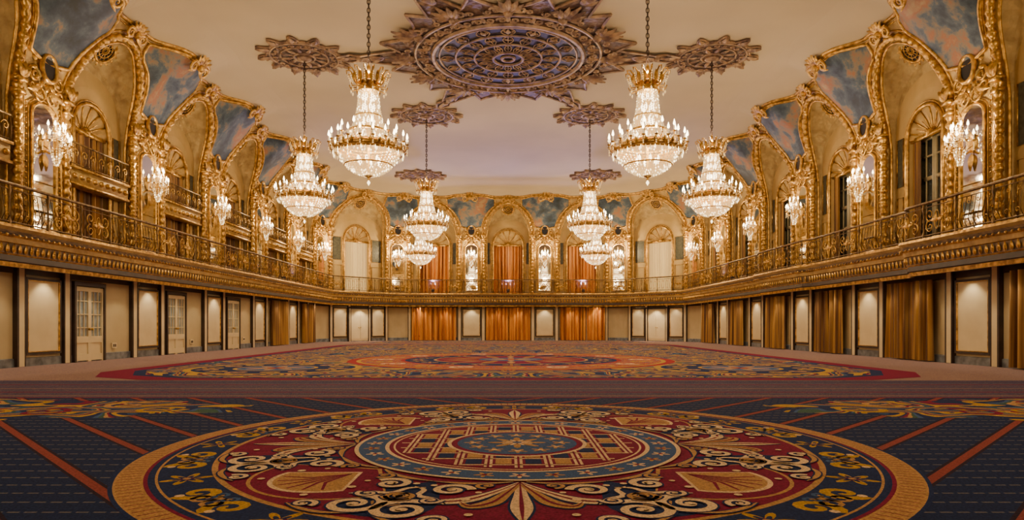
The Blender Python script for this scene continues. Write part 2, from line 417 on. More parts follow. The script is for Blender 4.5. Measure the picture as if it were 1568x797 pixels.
def crest(mb,M,s,m=0):
    mb.M=M
    for i in range(7): leaf(mb,(0,0,0),(i-3)*.42,s*(1-.06*abs(i-3)),s*.16,m,.16*s)
    for sg in(-1,1):
        q=spiral(sg*s*.55,-s*.1,s*.32,pi/2,1.4,-sg,14); tube(mb,[(p[0],.08*s,p[1]) for p in q],[.09*s*(1-.5*i/14) for i in range(15)],5,m)
        leaf(mb,(sg*.1*s,0,-.1*s),sg*2.1,s*.8,s*.13,m,.12*s)
    ball(mb,(0,.12*s,0),.2*s,m,8); mb.M=None
cm=MB(); crest(cm,Matrix.Identity(4),.62); crestme=cm.mesh('crest_ornament',[gold])
for b in bays: place(crestme,'crest_ornament',frame(b['c'],Dm(b['c'])-.02,HE-.28)@Matrix.Rotation(radians(-30),4,'X'))
for u in piers: place(crestme,'crest_ornament',frame(u,Dm(u)-.05,HE-.3)@Matrix.Rotation(radians(-35),4,'X')@Matrix.Scale(1.15,4))
def archx(b,h):
    t=(h-H0)/HA; return b['a']*sqrt(max(0,1-t*t)) if t<1 else 0
for i,u in enumerate(piers):
    bl=bays[i-1] if i>0 else None; br=bays[i] if i<len(bays) else None
    mb=MB(); rows=[]; Lf=[];Rt=[]
    n=12
    for j in range(n+1):
        h=9.45+(11.58-9.45)*j/n
        wl=(bl['h']-archx(bl,h)-.30) if bl else (br['h']-archx(br,h)-.30)
        wr=(br['h']-archx(br,h)-.30) if br else (bl['h']-archx(bl,h)-.30)
        wl=min(wl,1.95);wr=min(wr,1.95)
        row=[]
        for q in range(13):
            s=-1+2*q/12; x=(wl if s<0 else wr)*s; hh=h+(-.2*(1-abs(s))*(1-j/n)) + (.12*(1-s*s))*(j/n)
            row.append(pos(u+x,dfun(u+x,hh)+.035,hh))
        rows.append(row); Lf.append(row[0]); Rt.append(row[-1])
    grid(mb,rows,0)
    tube(mb,rows[0]+Rt[1:]+rows[-1][::-1][1:]+Lf[::-1][1:-1],.07,6,1,True)
    mb.build('painted_ceiling_panel',[fres,gold])
mm=MB()
w=.52; zt=8.0
arcp=[(-w,4.15),(-w,zt-.35)]+[(-w*cos(pi*i/12),zt-.35+.38*sin(pi*i/12)) for i in range(1,12)]+[(w,zt-.35),(w,4.15)]
mm.add([(p[0],.05,p[1]) for p in arcp],[tuple(range(len(arcp)))],1)
tube(mm,[(p[0],.07,p[1]) for p in arcp]+[(-w,.07,4.15)],.05,6,0)
tube(mm,[(p[0]*1.2,.04,p[1]+(.12 if p[1]>7 else 0)) for p in arcp],.022,5,0)
tube(mm,[(-w,.07,5.6),(w,.07,5.6)],.015,4,0)
wall_m=mm.mesh('pier_mirror',[gold,mirr],smooth=False)
cm=MB()
def oval(rx,rz,n=20): return [(rx*cos(2*pi*i/n),rz*sin(2*pi*i/n)) for i in range(n)]
cm.add([(p[0],.22,p[1]+.55) for p in oval(.29,.38)],[tuple(range(20))],1)
tube(cm,[(p[0],.22,p[1]+.55) for p in oval(.32,.42)],.075,6,0,True)
for i in range(14):
    a=2*pi*i/14; leaf(cm,(.37*sin(a),.08,.55+.46*cos(a)),a,.28,.09,0,.12)
for sg in(-1,1):
    for (x,z,r,a0,tn) in((.5,.2,.24,pi/2,1.5),(.34,-.25,.2,pi/2,1.4),(.62,-.15,.15,0,1.2),(.30,1.05,.16,0,1.3)):
        q=spiral(sg*x,z,r,a0,tn,-sg); tube(cm,[(p[0],.12,p[1]) for p in q],[.05*(1-.5*i/16) for i in range(17)],5,0)
    leaf(cm,(sg*.15,.05,-.1),sg*1.9,.7,.12,0,.15); leaf(cm,(sg*.1,.05,.0),sg*2.5,.6,.1,0,.12)
    tube(cm,[(sg*.45,.05,-.35),(sg*.2,.1,-.55),(0,.12,-.35),(sg*.2,.1,-.15)],.03,5,0)
    tube(cm,[(sg*.28+.22*cos(t*pi/8),.12,-.32+.22*sin(t*pi/8)) for t in range(16)],.025,5,0,True)
crest(cm,Matrix.Translation((0,.12,1.0)),.34)
cart=cm.mesh('oval_cartouche',[gold,dark])
sm=MB()
leaf(sm,(0,0,-.2),0,.6,.16,0,.1); leaf(sm,(0,0,-.2),pi,.5,.12,0,.1)
lathe(sm,[(.01,-.5),(.05,-.42),(.03,-.3),(.08,-.15),(.05,0),(.03,.2),(.07,.3),(.03,.4),(.02,.75),(.05,.82),(.005,.95)],8,0,(0,.35,0))
tube(sm,[(0,0,-.1),(0,.15,-.2),(0,.35,-.1)],.03,6,0)
for tier,(nA,R,z0) in enumerate(((7,.42,.05),(5,.25,.35))):
    for i in range(nA):
        a=-.35+ (pi+.7)*i/(nA-1) ; dx,dy=cos(a),sin(a)*.75
        tube(sm,[(0,.35,z0-.1),(dx*R*.5,.35+dy*R*.5,z0-.2),(dx*R*.95,.35+dy*R*.95,z0-.12),(dx*R,.35+dy*R,z0)],.016,5,0)
        X,Y=dx*R,.35+dy*R
        lathe(sm,[(.01,z0),(.06,z0+.03),(.05,z0+.04)],8,0,(X,Y,0)); lathe(sm,[(.016,z0+.03),(.016,z0+.17)],6,2,(X,Y,0))
        lathe(sm,[(.004,z0+.16),(.034,z0+.21),(.026,z0+.26),(.003,z0+.33)],7,3,(X,Y,0))
        for q in range(4): octa(sm,(X,Y,z0-.06-.06*q),.022,.03,1)
        for q in range(8):
            t=q/8; octa(sm,(X*(1-t),.35+(Y-.35)*(1-t),z0+.05+.6*t*t*.9-.08*sin(pi*t)),.02,.025,4 if q%3==0 else 1)
for i in range(10):
    a=2*pi*i/10
    for q in range(7): octa(sm,(.16*cos(a)*(1-q/9),.35+.16*sin(a)*(1-q/9),-.1-.07*q),.024,.035,4 if (q+i)%4==0 else 1)
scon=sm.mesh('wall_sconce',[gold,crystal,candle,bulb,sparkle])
def light(name,kind,loc,energy,col,parent=None,size=.1,**kw):
    ld=bpy.data.lights.new(name,kind); ld.energy=energy; ld.color=col
    ld.shadow_soft_size=size
    for k,v in kw.items(): setattr(ld,k,v)
    o=bpy.data.objects.new(name,ld); bpy.context.scene.collection.objects.link(o); o.location=loc
    if parent: o.parent=parent
    return o
WARM=(1,.76,.47)
for i,u in enumerate(piers):
    place(wall_m,'pier_mirror',frame(u,.02,0))
    place(cart,'oval_cartouche',frame(u,.03,8.6))
    s=place(scon,'wall_sconce',frame(u,.08,6.75)@Matrix.Scale(1.1,4))
    back=Uc[1]-7<u<Uc[4]+7
    light('sconce_light','POINT',(0,.66,.55),330 if back else 165,(1,.72,.38),s,.12)
    pb=MB(); pb.M=frame(u,.03,0)
    for sg in(-1,1):
        tube(pb,[(sg*.80,.0,4.2),(sg*.80,0,8.3)],.03,5,0)
        for q in range(24): ball(pb,(sg*.72,.02,4.3+q*.165),.035,0,6)
    pb.build('pilaster_bead_moulding',[gold])
# ------------------------------------------------------------------ balcony
def balc(u):
    d=1.3
    if u>Uc[4]:
        Y=49.3-(u-Uc[4])
        if Y<21.6: d+=.35*ss((21.6-Y)/.5)
        d+=.2*ss((34.5-Y)/.5)*(1-ss((29-Y)/.5)) if Y>27 else 0
    return d
bus=[]
u=0
while u<UT:
    bus.append(u); near=any(abs(u-c)<3 for c in Uc[1:5]) or (u>Uc[4]); u+=.25 if near else 1.0
bus.append(UT)
prof=[(-.05,2.95,0),(.95,2.95,0),(.98,2.80,1),(1.08,2.80,1),(1.1,2.92,2),(1.16,2.95,1),(1.14,3.1,1),(1.18,3.14,2),(1.2,3.4,5),(1.26,3.42,2),(1.3,3.55,3),(1.38,3.6,2),(1.34,3.66,1),(1.36,3.72,5),(1.44,3.80,3),(1.42,3.88,2),(1.2,3.9,4),(-.8,3.9,4)]
for nm,ua,ub in(('left',0,Uc[1]),('back',Uc[1],Uc[4]),('right',Uc[4],UT)):
    mb=MB(); uu=[ua]+[u for u in bus if ua+.01<u<ub-.01]+[ub]
    for j in range(len(prof)-1):
        rows=[]
        for (d,h,m) in (prof[j],prof[j+1]):
            rows.append([pos(u,(d+(balc(u)-1.3) if d>.5 else d),h) for u in uu])
        grid(mb,rows,prof[j+1][2])
    u=ua+.1
    while u<ub-.1:
        mb.M=frame(u,balc(u)-1.3+1.19,3.27); 
        leaf(mb,(0,0,-.13),0,.26,.07,2,.05)
        mb.M=frame(u,balc(u)-1.3+1.36,3.6); ball(mb,(0,0,0),.045,2,6)
        mb.M=None; u+=.22
    mb.build('balcony_'+nm,[soffb,darkb,gold,goldp,balf,fascb],smooth=False)
    rb=MB(); ro=-.1
    tube(rb,[pos(u,balc(u)+ro,4.98) for u in uu],.045,8,0); tube(rb,[pos(u,balc(u)+ro,4.84) for u in uu],.015,5,0)
    tube(rb,[pos(u,balc(u)+ro,3.98) for u in uu],.025,6,0)
    n=round((ub-ua)/1.4575); mw=(ub-ua)/n
    for k in range(n+1):
        u=ua+mw*k
        if u<6 or u>UT-6: continue
        rb.M=frame(u,balc(u)+ro,0)
        lathe(rb,[(.035,3.9),(.05,4.0),(.025,4.1),(.025,4.7),(.045,4.8),(.025,4.98)],6,0)
        rb.M=None
        if k==n: break
        um=u+mw/2; rb.M=frame(um,balc(um)+ro,0)
        nearp=min(abs(um-p) for p in piers)<1.5
        if nearp:
            for sg in(-1,1):
                for (x,z,r,a0,tn) in((.36,4.58,.2,-pi/2,1.3),(.36,4.22,.2,pi/2,1.3),(.14,4.4,.12,0,1.1)):
                    q=spiral(sg*x,z,r,a0 if sg>0 else pi-a0,tn,sg*(1 if z>4.3 else -1),14)
                    tube(rb,[(p[0],.05,p[1]) for p in q],.02,4,1)
                tube(rb,[(sg*.64,0,3.98),(sg*.64,.09,4.4),(sg*.64,0,4.84)],.014,4,0)
                leaf(rb,(0,.05,4.4),sg*1.57,.3,.06,1,.04)
            tube(rb,[(p[0],.07,4.4+p[1]) for p in oval(.11,.28,14)],.018,4,1,True)
            leaf(rb,(0,.06,4.3),0,.3,.07,1,.05)
        else:
            for q in range(8):
                x=-mw/2+mw*(q+.5)/8
                tube(rb,[(x,0,3.98),(x,.10,4.2),(x,.05,4.5),(x,0,4.84)],.013,4,0)
                if q%2==0: 
                    s=spiral(x+.09,4.7,.085,pi,1.1,1,9); tube(rb,[(p[0],.02,p[1]) for p in s],.012,4,1)
                    s=spiral(x+.09,4.13,.085,pi,1.1,-1,9); tube(rb,[(p[0],.08,p[1]) for p in s],.012,4,1)
                else: octa(rb,(x,.09,4.35),.035,.07,1)
        rb.M=None
    rb.build('balcony_railing',[bronze,gold])
# ------------------------------------------------------------------ lower level
for nm,ua,ub in(('left',0,Uc[1]),('back',Uc[1],Uc[4]),('right',Uc[4],UT)):
    mb=MB(); uu=[ua]+[u for u in bus if ua+.01<u<ub-.01]+[ub]
    for a_,b_2 in(((.05,0),(.05,.24)),((.05,.24),(0,.26))):
        grid(mb,[[pos(u,a_[0],a_[1]) for u in uu],[pos(u,b_2[0],b_2[1]) for u in uu]],0)
    mb.build('baseboard_'+nm,[marble],smooth=False)
    mb=MB(); grid(mb,[[pos(u,.04,2.74) for u in uu],[pos(u,.04,2.95) for u in uu]],0); mb.build('trim_2',[darkb],smooth=False)
pm=MB()
box(pm,(0,.03,1.5),(1.4,.05,2.2),0)
fr=[(-.73,.37),(-.73,2.63),(.73,2.63),(.73,.37)]
for (p,q) in zip(fr,fr[1:]+fr[:1]): 
    box(pm,((p[0]+q[0])/2,.05,(p[1]+q[1])/2),(abs(p[0]-q[0])+.07,.09,abs(p[1]-q[1])+.07),1)
    box(pm,((p[0]+q[0])/2*.93,.06,1.5+((p[1]+q[1])/2-1.5)*.95),(abs(p[0]-q[0])*.93+.02,.07,abs(p[1]-q[1])*.95+.02),2)
for sg in(-1,1):
    box(pm,(sg*1.0,.06,1.48),(.24,.14,2.94),0); box(pm,(sg*1.14,.06,1.48),(.07,.15,2.94),1); box(pm,(sg*.86,.06,1.48),(.05,.15,2.94),1)
panme=pm.mesh('wall_panel',[lowpan,darkb,gold],smooth=False)
dlm=MB(); lathe(dlm,[(.001,0),(.09,0)],14,1); lathe(dlm,[(.09,-.0),(.12,-.015),(.13,.005)],14,0)
dlme=dlm.mesh('recessed_downlight',[gold,dl])
def downlight(u,d,e,ang=100):
    o=place(dlme,'recessed_downlight',frame(u,d,2.94))
    light('downlight_spot','SPOT',(0,0,-.05),e,(1,.80,.52),o,.06,spot_size=radians(ang),spot_blend=.5)
dm=MB()
for sg in(-1,1):
    x0=sg*.46
    for xx in(x0-.42,x0+.42): box(dm,(xx,.06,1.25),(.12,.08,2.5),0)
    for zz in(.15,.75,2.45): box(dm,(x0,.06,zz),(.9,.08,.22 if zz<1 else .14),0)
    box(dm,(x0,.04,.45),(.75,.04,.5),0)
    box(dm,(x0,.03,1.6),(.78,.02,1.7),1)
    for xx in(-.14,.14): box(dm,(x0+xx,.06,1.6),(.03,.04,1.7),0)
    for zz in(1.15,1.6,2.05): box(dm,(x0,.06,zz),(.75,.04,.03),0)
    ball(dm,(sg*.1,.14,1.1),.045,2)
    box(dm,(sg*.98,.06,1.3),(.12,.16,2.6),3)
box(dm,(0,.06,2.62),(2.1,.16,.14),3)
doorme=dm.mesh('glazed_double_door',[lowpan,pale,gold,darkb],smooth=False)
nd=0
for u in piers:
    cor=any(abs(u-c)<.2 for c in Uc[1:5])
    if cor: 
        for s in(-1,1): place(panme,'wall_panel',frame(u+s*1.9,.01,0)@Matrix.Scale(.8,4,(1,0,0)))
        for s in(-1,1): downlight(u+s*1.9,.5,48)
    else:
        place(panme,'wall_panel',frame(u,.01,0)); downlight(u,.48,68)
for b in bays:
    ty=b['ty']; c=b['c']
    Yc=PN(c)[0].y
    if ty=='left' and Yc<37:
        nd+=1; place(doorme,'door_%d'%nd,frame(c-.75,.01,0)@Matrix.Scale(.8,4,(1,0,0))); 
        vb=MB(); vb.M=frame(c+.75,.01,0); box(vb,(0,.02,.5),(.28,.04,.2),0); box(vb,(-.05,.045,.5),(.05,.02,.1),1); box(vb,(.05,.045,.5),(.05,.02,.1),1); vb.build('wall_socket',[lowpan,darkb],smooth=False)
    elif ty in('cornerL','cornerR'):
        nd+=1; db=MB(); db.M=frame(c,.01,0); box(db,(0,.03,1.3),(1.9,.05,2.5),0)
        for sg in(-1,1):
            box(db,(sg*.48,.06,1.3),(.8,.04,2.2),0); box(db,(sg*1.02,.07,1.35),(.12,.14,2.7),1); ball(db,(sg*.08,.12,1.1),.04,2)
        box(db,(0,.07,2.65),(2.1,.14,.12),1); db.build('door_%d'%nd,[lowpan,darkb,gold],smooth=False)
        downlight(c,.6,150)
    elif ty=='back':
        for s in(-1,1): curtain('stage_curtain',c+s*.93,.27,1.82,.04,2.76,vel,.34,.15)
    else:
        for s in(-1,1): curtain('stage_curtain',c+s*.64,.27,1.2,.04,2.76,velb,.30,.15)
    for s in (-1,1): downlight(c+s*.95,.85,60 if ty=='back' else 44)
# ------------------------------------------------------------------ floor, front wall
fb=MB(); fb.add([(-14.6,-6.2,0),(14.6,-6.2,0),(14.6,54.8,0),(-14.6,54.8,0)],[(0,1,2,3)],0); fb.build('floor',[k_mauve],smooth=False)
fw=MB(); fw.add([(-14.6,-6,0),(14.6,-6,0),(14.6,-6,12.2),(-14.6,-6,12.2)],[(0,3,2,1)],0); fw.build('wall_front',[cream],smooth=False)
# ------------------------------------------------------------------ carpet
K=MB(); MATS=[k_navy,k_mar,k_tan,k_crm,k_red,k_blue,k_gold,k_flor,k_florr,k_stripe,k_lat]
nv,mr_,tn_,cr_,rd,bl_,gd,fl,flr,st,lt=range(11)
LZ=.0007
def poly(pts,m,l): K.add([(p[0],p[1],.003+LZ*l) for p in pts],[tuple(range(len(pts)))],m)
def ann(cx,cy,r0,r1,m,l,n=96,a0=0,a1=2*pi):
    vs=[];fs=[]
    for i in range(n+1):
        a=a0+(a1-a0)*i/n
        for r in(r0,r1): vs.append((cx+r*cos(a),cy+r*sin(a),.003+LZ*l))
    for i in range(n): fs.append((2*i,2*i+1,2*i+3,2*i+2))
    K.add(vs,fs,m)
def rib(pts,ws,m,l):
    vs=[];n=len(pts)
    for i,p in enumerate(pts):
        q=pts[min(i+1,n-1)];r=pts[max(i-1,0)]; dx,dy=q[0]-r[0],q[1]-r[1]; L_=math.hypot(dx,dy) or 1; w=(ws[i] if isinstance(ws,list) else ws)/2
        vs+=[(p[0]-dy/L_*w,p[1]+dx/L_*w,.003+LZ*l),(p[0]+dy/L_*w,p[1]-dx/L_*w,.003+LZ*l)]
    K.add(vs,[(2*i,2*i+1,2*i+3,2*i+2) for i in range(n-1)],m)
def smo(pts,ws,k=6):
    P=[pts[0]]+list(pts)+[pts[-1]]; W=[ws[0]]+list(ws)+[ws[-1]]; op=[];ow=[]
    for i in range(1,len(P)-2):
        for j in range(k):
            t=j/k
            def cr(a,b,c,d): return .5*(2*b+(c-a)*t+(2*a-5*b+4*c-d)*t*t+(3*b-a-3*c+d)*t**3)
            op.append((cr(P[i-1][0],P[i][0],P[i+1][0],P[i+2][0]),cr(P[i-1][1],P[i][1],P[i+1][1],P[i+2][1])))
            ow.append(max(.004,cr(W[i-1],W[i],W[i+1],W[i+2])))
    op.append(pts[-1]); ow.append(ws[-1]); return op,ow
def disc(cx,cy,r,m,l,n=64): poly([(cx+r*cos(2*pi*i/n),cy+r*sin(2*pi*i/n)) for i in range(n)],m,l)
def flower(cx,cy,r,np_,m,mc,l,a0=0):
    poly([(cx+r*(.62+.38*cos(np_*(2*pi*i/(np_*8))))*cos(a0+2*pi*i/(np_*8)),cy+r*(.62+.38*cos(np_*(2*pi*i/(np_*8))))*sin(a0+2*pi*i/(np_*8))) for i in range(np_*8)],m,l)
    disc(cx,cy,r*.28,mc,l+1,12)
def rect(x0,y0,x1,y1,m,l): poly([(x0,y0),(x1,y0),(x1,y1),(x0,y1)],m,l)
rect(-13.6,-5.9,13.6,10.9,lt,0)
rect(-12,10.9,12,14.4,st,0)
for (y0,y1,m) in((10.9,10.98,mr_),(11.2,11.24,tn_),(11.8,11.9,mr_),(12.5,12.53,tn_),(13.3,13.38,mr_),(13.9,14.0,nv)): rect(-12,y0,12,y1,m,1)
for sg in(-1,1):
    for (x,y,rx,ry) in((6.9,9.5,2.9,1.2),(9.8,9.0,3.2,2.1)):
        poly([(sg*x+rx*(1+.12*cos(9*t))*cos(t)*sg,y+ry*(1+.12*cos(9*t))*sin(t)*.85) for t in [2*pi*i/72 for i in range(72)][::(1 if sg>0 else -1)]],fl,2+(x>8))
    for i in range(9):
        x_=sg*(5+.75*i); y_=9.4+.5*sin(i*1.9); q=spiral(x_,y_,.38,i,1.3,1 if i%2 else -1,14); rib(q,[.12*(1-.6*j/14) for j in range(15)],(gd,tn_,mr_)[i%3],6)
cx,cy=.09,6.6
def sector_pts(pts,ang,mir):
    out=[]
    for (tx,ry) in pts:
        tx=tx*mir; out.append((cx+tx*cos(ang)+ry*sin(ang),cy-tx*sin(ang)+ry*cos(ang)))
    return out
RO=3.50
disc(cx,cy,RO+.03,nv,2,128); disc(cx,cy,RO,tn_,3,128)
for i in range(220):
    a=2*pi*i/220; rib([(cx+3.32*cos(a),cy+3.32*sin(a)),(cx+(RO-.02)*cos(a),cy+(RO-.02)*sin(a))],.012,mr_,4)
ann(cx,cy,3.27,3.30,mr_,5,128)
disc(cx,cy,3.27,nv,5,128); ann(cx,cy,3.20,3.22,tn_,6,128)
for i in range(36):
    a=2*pi*i/36; px,py=cx+3.0*cos(a),cy+3.0*sin(a)
    if i%3==0: flower(px,py,.20,6,gd,mr_,6,a); flower(px,py,.11,6,nv,tn_,8,a)
    else:
        g=1 if i%3==1 else -1
        q=spiral(px,py,.16,a,1.3,g,16); rib(q,[.085*(1-.6*j/16)+.01 for j in range(17)],gd,6)
        a2=a+g*.055; q=spiral(cx+3.02*cos(a2),cy+3.02*sin(a2),.12,a+pi,1.2,-g,12); rib(q,.04,tn_,6)
        q=spiral(cx+2.90*cos(a2),cy+2.90*sin(a2),.07,a,1.2,g,10); rib(q,.03,bl_,6); disc(cx+3.13*cos(a),cy+3.13*sin(a),.035,cr_,7,10)
ann(cx,cy,2.76,2.81,tn_,6,128); disc(cx,cy,2.76,mr_,7,128)
for k in range(8):
    ang=2*pi*k/8
    am=ang+pi/8
    pts=[(0,1.70),(.20,2.0),(.36,2.38),(.24,2.64),(0,2.70),(-.24,2.64),(-.36,2.38),(-.20,2.0)]
    sp_,_=smo(pts+[pts[0]],[1]*9,4); poly(sector_pts(sp_[:-1],am,1),nv,8)
    if k%2:
        poly(sector_pts([(0,1.62)]+[(.72*sin(t),2.02+.68*cos(t)) for t in [-1.5+3.0*i/20 for i in range(21)]],ang,1),tn_,9)
        poly(sector_pts([(0,1.66)]+[(.69*sin(t),2.02+.65*cos(t)) for t in [-1.5+3.0*i/20 for i in range(21)]],ang,1),mr_,10)
        poly(sector_pts([(0,1.80)]+[(.46*sin(t),2.05+.52*cos(t)) for t in [-1.2+2.4*i/20 for i in range(21)]],ang,1),cr_,11)
        poly(sector_pts([(0,1.84)]+[(.42*sin(t),2.06+.47*cos(t)) for t in [-1.2+2.4*i/20 for i in range(21)]],ang,1),tn_,12)
        for j in range(6):
            t=-.9+1.8*j/5
            rib(sector_pts([(0,1.9),(.14*sin(t),2.1+.16*cos(t)),(.38*sin(t),2.06+.44*cos(t))],ang,1),[.006,.03,.02],mr_,13)
    else:
        for j in (-2,-1,0,1,2):
            p_,w_=smo([(0,1.64),(.10*j,1.95),(.20*j,2.25-.05*abs(j)),(.34*j,2.42-.12*abs(j)),(.42*j,2.30-.12*abs(j))] if j else [(0,1.64),(0,2.0),(0,2.35),(0,2.66)],[.04,.08,.13,.09,.02] if j else [.04,.10,.15,.01])
            rib(sector_pts(p_,ang,1),[x_+.035 for x_ in w_],nv,9+abs(j)); rib(sector_pts(p_,ang,1),w_,cr_ if j%2==0 else tn_,12+abs(j)); rib(sector_pts(p_,ang,1),[x_*.2 for x_ in w_],mr_,16)
    for mir in(1,-1):
        def sp(x,y,r,a0,tn,sg,w,m,l=14):
            q=spiral(x,y,r,a0,tn,sg,30,.12); rib(sector_pts(q,ang,mir),[w*(1-.62*j/30)+.03 for j in range(31)],nv,l)
            rib(sector_pts(q,ang,mir),[w*(1-.62*j/30) for j in range(31)],m,l+1)
            disc(*sector_pts([(x,y)],ang,mir)[0],w*.5,m,l+1,12)
        def cu(pts,ws,m,l=14):
            p_,w_=smo(pts,ws); rib(sector_pts(p_,ang,mir),[x_+.025 for x_ in w_],nv,l); rib(sector_pts(p_,ang,mir),w_,m,l+1)
        sp(.78,2.38,.22,-pi/2-.6,1.6,1,.085,cr_,16); sp(.50,1.87,.15,pi,1.5,1,.07,cr_,18); sp(.25,1.75,.08,pi/2,1.3,-1,.04,tn_,18)
        sp(.84,2.04,.12,0,1.4,1,.05,tn_,18); sp(.54,2.61,.09,0,1.3,-1,.045,cr_,18); sp(.62,2.16,.08,pi,1.3,-1,.035,cr_,18)
        cu([(.05,1.62),(.25,1.67),(.45,1.66),(.66,1.60)],[.02,.05,.05,.01],tn_)
        cu([(.44,2.68),(.62,2.68),(.82,2.62),(.98,2.46)],[.01,.04,.04,.01],tn_)
        cu([(.52,2.25),(.60,2.12),(.72,2.02),(.70,1.86),(.78,1.76)],[.01,.05,.05,.04,.01],cr_)
        cu([(.98,2.3),(1.0,2.16),(.92,2.3)],[.01,.04,.01],tn_)
        for (x,y,r) in((.38,2.14,.035),(.64,1.74,.028),(.34,2.5,.03),(.95,2.3,.028),(.30,1.95,.025)): disc(*sector_pts([(x,y)],ang,mir)[0],r,cr_,19,10)
ann(cx,cy,1.56,1.6,cr_,20); ann(cx,cy,1.30,1.56,bl_,20)
for i in range(32):
    a=2*pi*i/32; flower(cx+1.43*cos(a),cy+1.43*sin(a),.09,5,tn_ if i%2 else cr_,mr_,21,a)
ann(cx,cy,1.27,1.31,cr_,22); disc(cx,cy,1.27,mr_,22,96); ann(cx,cy,1.21,1.23,cr_,23); disc(cx,cy,1.18,mr_,24)
def clipx(y,r): return sqrt(max(0,r*r-y*y))
for i in range(-4,5):
    y=i*.26; X=clipx(y,1.16)
    if X>.1: rib([(cx-X,cy+y),(cx+X,cy+y)],.03,cr_,25); rib([(cx+y,cy-X),(cx+y,cy+X)],.07,cr_,25); rib([(cx+y,cy-X),(cx+y,cy+X)],.02,mr_,26)
for i in range(-5,5):
    for j in range(-5,5):
        x_,y_=(i+.5)*.26,(j+.5)*.26
        if .62<math.hypot(x_,y_)<1.05: rect(cx+x_-.07,cy+y_-.10,cx+x_+.07,cy+y_+.10,tn_ if (i+j)%2 else nv,27)
ann(cx,cy,.66,.70,cr_,28); disc(cx,cy,.66,mr_,28); disc(cx,cy,.6,bl_,29)
for i in range(12):
    a=2*pi*i/12; flower(cx+.44*cos(a),cy+.44*sin(a),.10,5,tn_,cr_,30,a)
flower(cx,cy,.30,8,tn_,mr_,31); flower(cx,cy,.17,8,cr_,bl_,33,.4)
def oct_(w,y0,y1,c): return [(-w+c,y0),(w-c,y0),(w-c*.35,y0+c*.35),(w,y0+c),(w,y1-c),(w-c*.35,y1-c*.35),(w-c,y1),(-w+c,y1),(-w+c*.35,y1-c*.35),(-w,y1-c),(-w,y0+c),(-w+c*.35,y0+c*.35)]
poly(oct_(10.6,14.5,44,2.5),mr_,2); poly(oct_(10.0,15.0,43.4,2.5),nv,3); poly(oct_(9.8,15.2,43.2,2.5),fl,4)
for (x,y) in((-6.6,18.6),(6.6,18.6),(-6.8,34),(6.8,34)):
    disc(x,y,2.4,gd,5); disc(x,y,2.2,nv,6)
    for i in range(14):
        a=2*pi*i/14; q=spiral(x+1.75*cos(a),y+1.75*sin(a),.3,a,1.3,1 if i%2 else -1,12); rib(q,.13,gd if i%2 else tn_,7)
    disc(x,y,1.15,gd,7); disc(x,y,1.05,bl_,8); flower(x,y,.9,8,tn_,mr_,9)
mx,my=.1,23.4
disc(mx,my,5.7,rd,6,96); disc(mx,my,5.4,gd,7,96); disc(mx,my,5.25,flr,8,96); disc(mx,my,3.9,rd,9,96); disc(mx,my,3.75,nv,10,96)
for i in range(20):
    a=2*pi*i/20; flower(mx+3.3*cos(a),my+3.3*sin(a),.34,6,gd if i%2 else tn_,rd,11,a); q=spiral(mx+4.55*cos(a),my+4.55*sin(a),.42,a,1.3,1 if i%2 else -1,14); rib(q,.14,gd if i%2 else cr_,10)
disc(mx,my,2.75,tn_,11); disc(mx,my,2.65,mr_,12)
for i in range(16):
    a=2*pi*i/16; rib([(mx+1.2*cos(a),my+1.2*sin(a)),(mx+1.9*cos(a),my+1.9*sin(a)),(mx+2.5*cos(a),my+2.5*sin(a))],[.05,.3,.05],gd if i%2 else tn_,13)
disc(mx,my,1.15,bl_,14); flower(mx,my,1.0,8,tn_,rd,15)
rect(-8,45.2,8,45.6,mr_,1); rect(-10,46.5,10,53,nv,1); rect(-9.8,46.7,9.8,52.8,fl,2)
K.build('carpet',MATS,smooth=False)
# ------------------------------------------------------------------ chandelier
ch=MB(); G,C,LN,B,CD,BR,SP=0,1,2,3,4,5,6
def interp(prof,t):
    ls=[0]
    for a,b in zip(prof,prof[1:]): ls.append(ls[-1]+math.hypot(b[0]-a[0],b[1]-a[1]))
    s=t*ls[-1]
    for i in range(len(prof)-1):
        if s<=ls[i+1]+1e-9:
            k=(s-ls[i])/(ls[i+1]-ls[i]); return (prof[i][0]+(prof[i+1][0]-prof[i][0])*k,prof[i][1]+(prof[i+1][1]-prof[i][1])*k)
def strands(prof,N,nb,r,h):
    for i in range(N):
        a=2*pi*i/N
        for j in range(nb):
            p=interp(prof,(j+.5*(i%2))/(nb-.5)*.999); k=min(1,.45+p[0]*.9)
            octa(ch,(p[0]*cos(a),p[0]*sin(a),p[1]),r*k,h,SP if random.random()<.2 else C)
bowl=[(.14,.13),(.40,.20),(.64,.36),(.82,.58),(.92,.82)]
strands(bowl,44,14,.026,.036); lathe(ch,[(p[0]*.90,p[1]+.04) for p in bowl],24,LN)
ch_b=[(.80,1.02),(.66,1.18),(.52,1.42),(.40,1.75),(.33,2.1),(.28,2.62)]
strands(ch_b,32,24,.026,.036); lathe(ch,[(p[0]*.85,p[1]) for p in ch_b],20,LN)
tube(ch,[(0,0,.2),(0,0,2.8)],.04,6,G)
for z in(.55,1.25,1.7,2.1,2.4):
    rr_=.32 if z<1.3 else .16
    for i in range(6):
        a=2*pi*i/6+z; lathe(ch,[(.004,z-.08),(.05,z),(.04,z+.08),(.003,z+.16)],6,B,(rr_*cos(a),rr_*sin(a),0))
lathe(ch,[(.001,-.02),(.04,.02),(.03,.06),(.10,.1),(.15,.14),(.12,.18)],10,G); octa(ch,(0,0,-.08),.05,.09,SP)
for (r,z,t) in((.70,.42,.022),(1.0,.86,.045),(.93,.80,.03),(.80,1.02,.035),(.54,1.42,.034),(.38,1.85,.026),(.30,2.62,.035),(.9,.95,.03)):
    tube(ch,[(r*cos(2*pi*i/36),r*sin(2*pi*i/36),z) for i in range(36)],t,6,G,True)
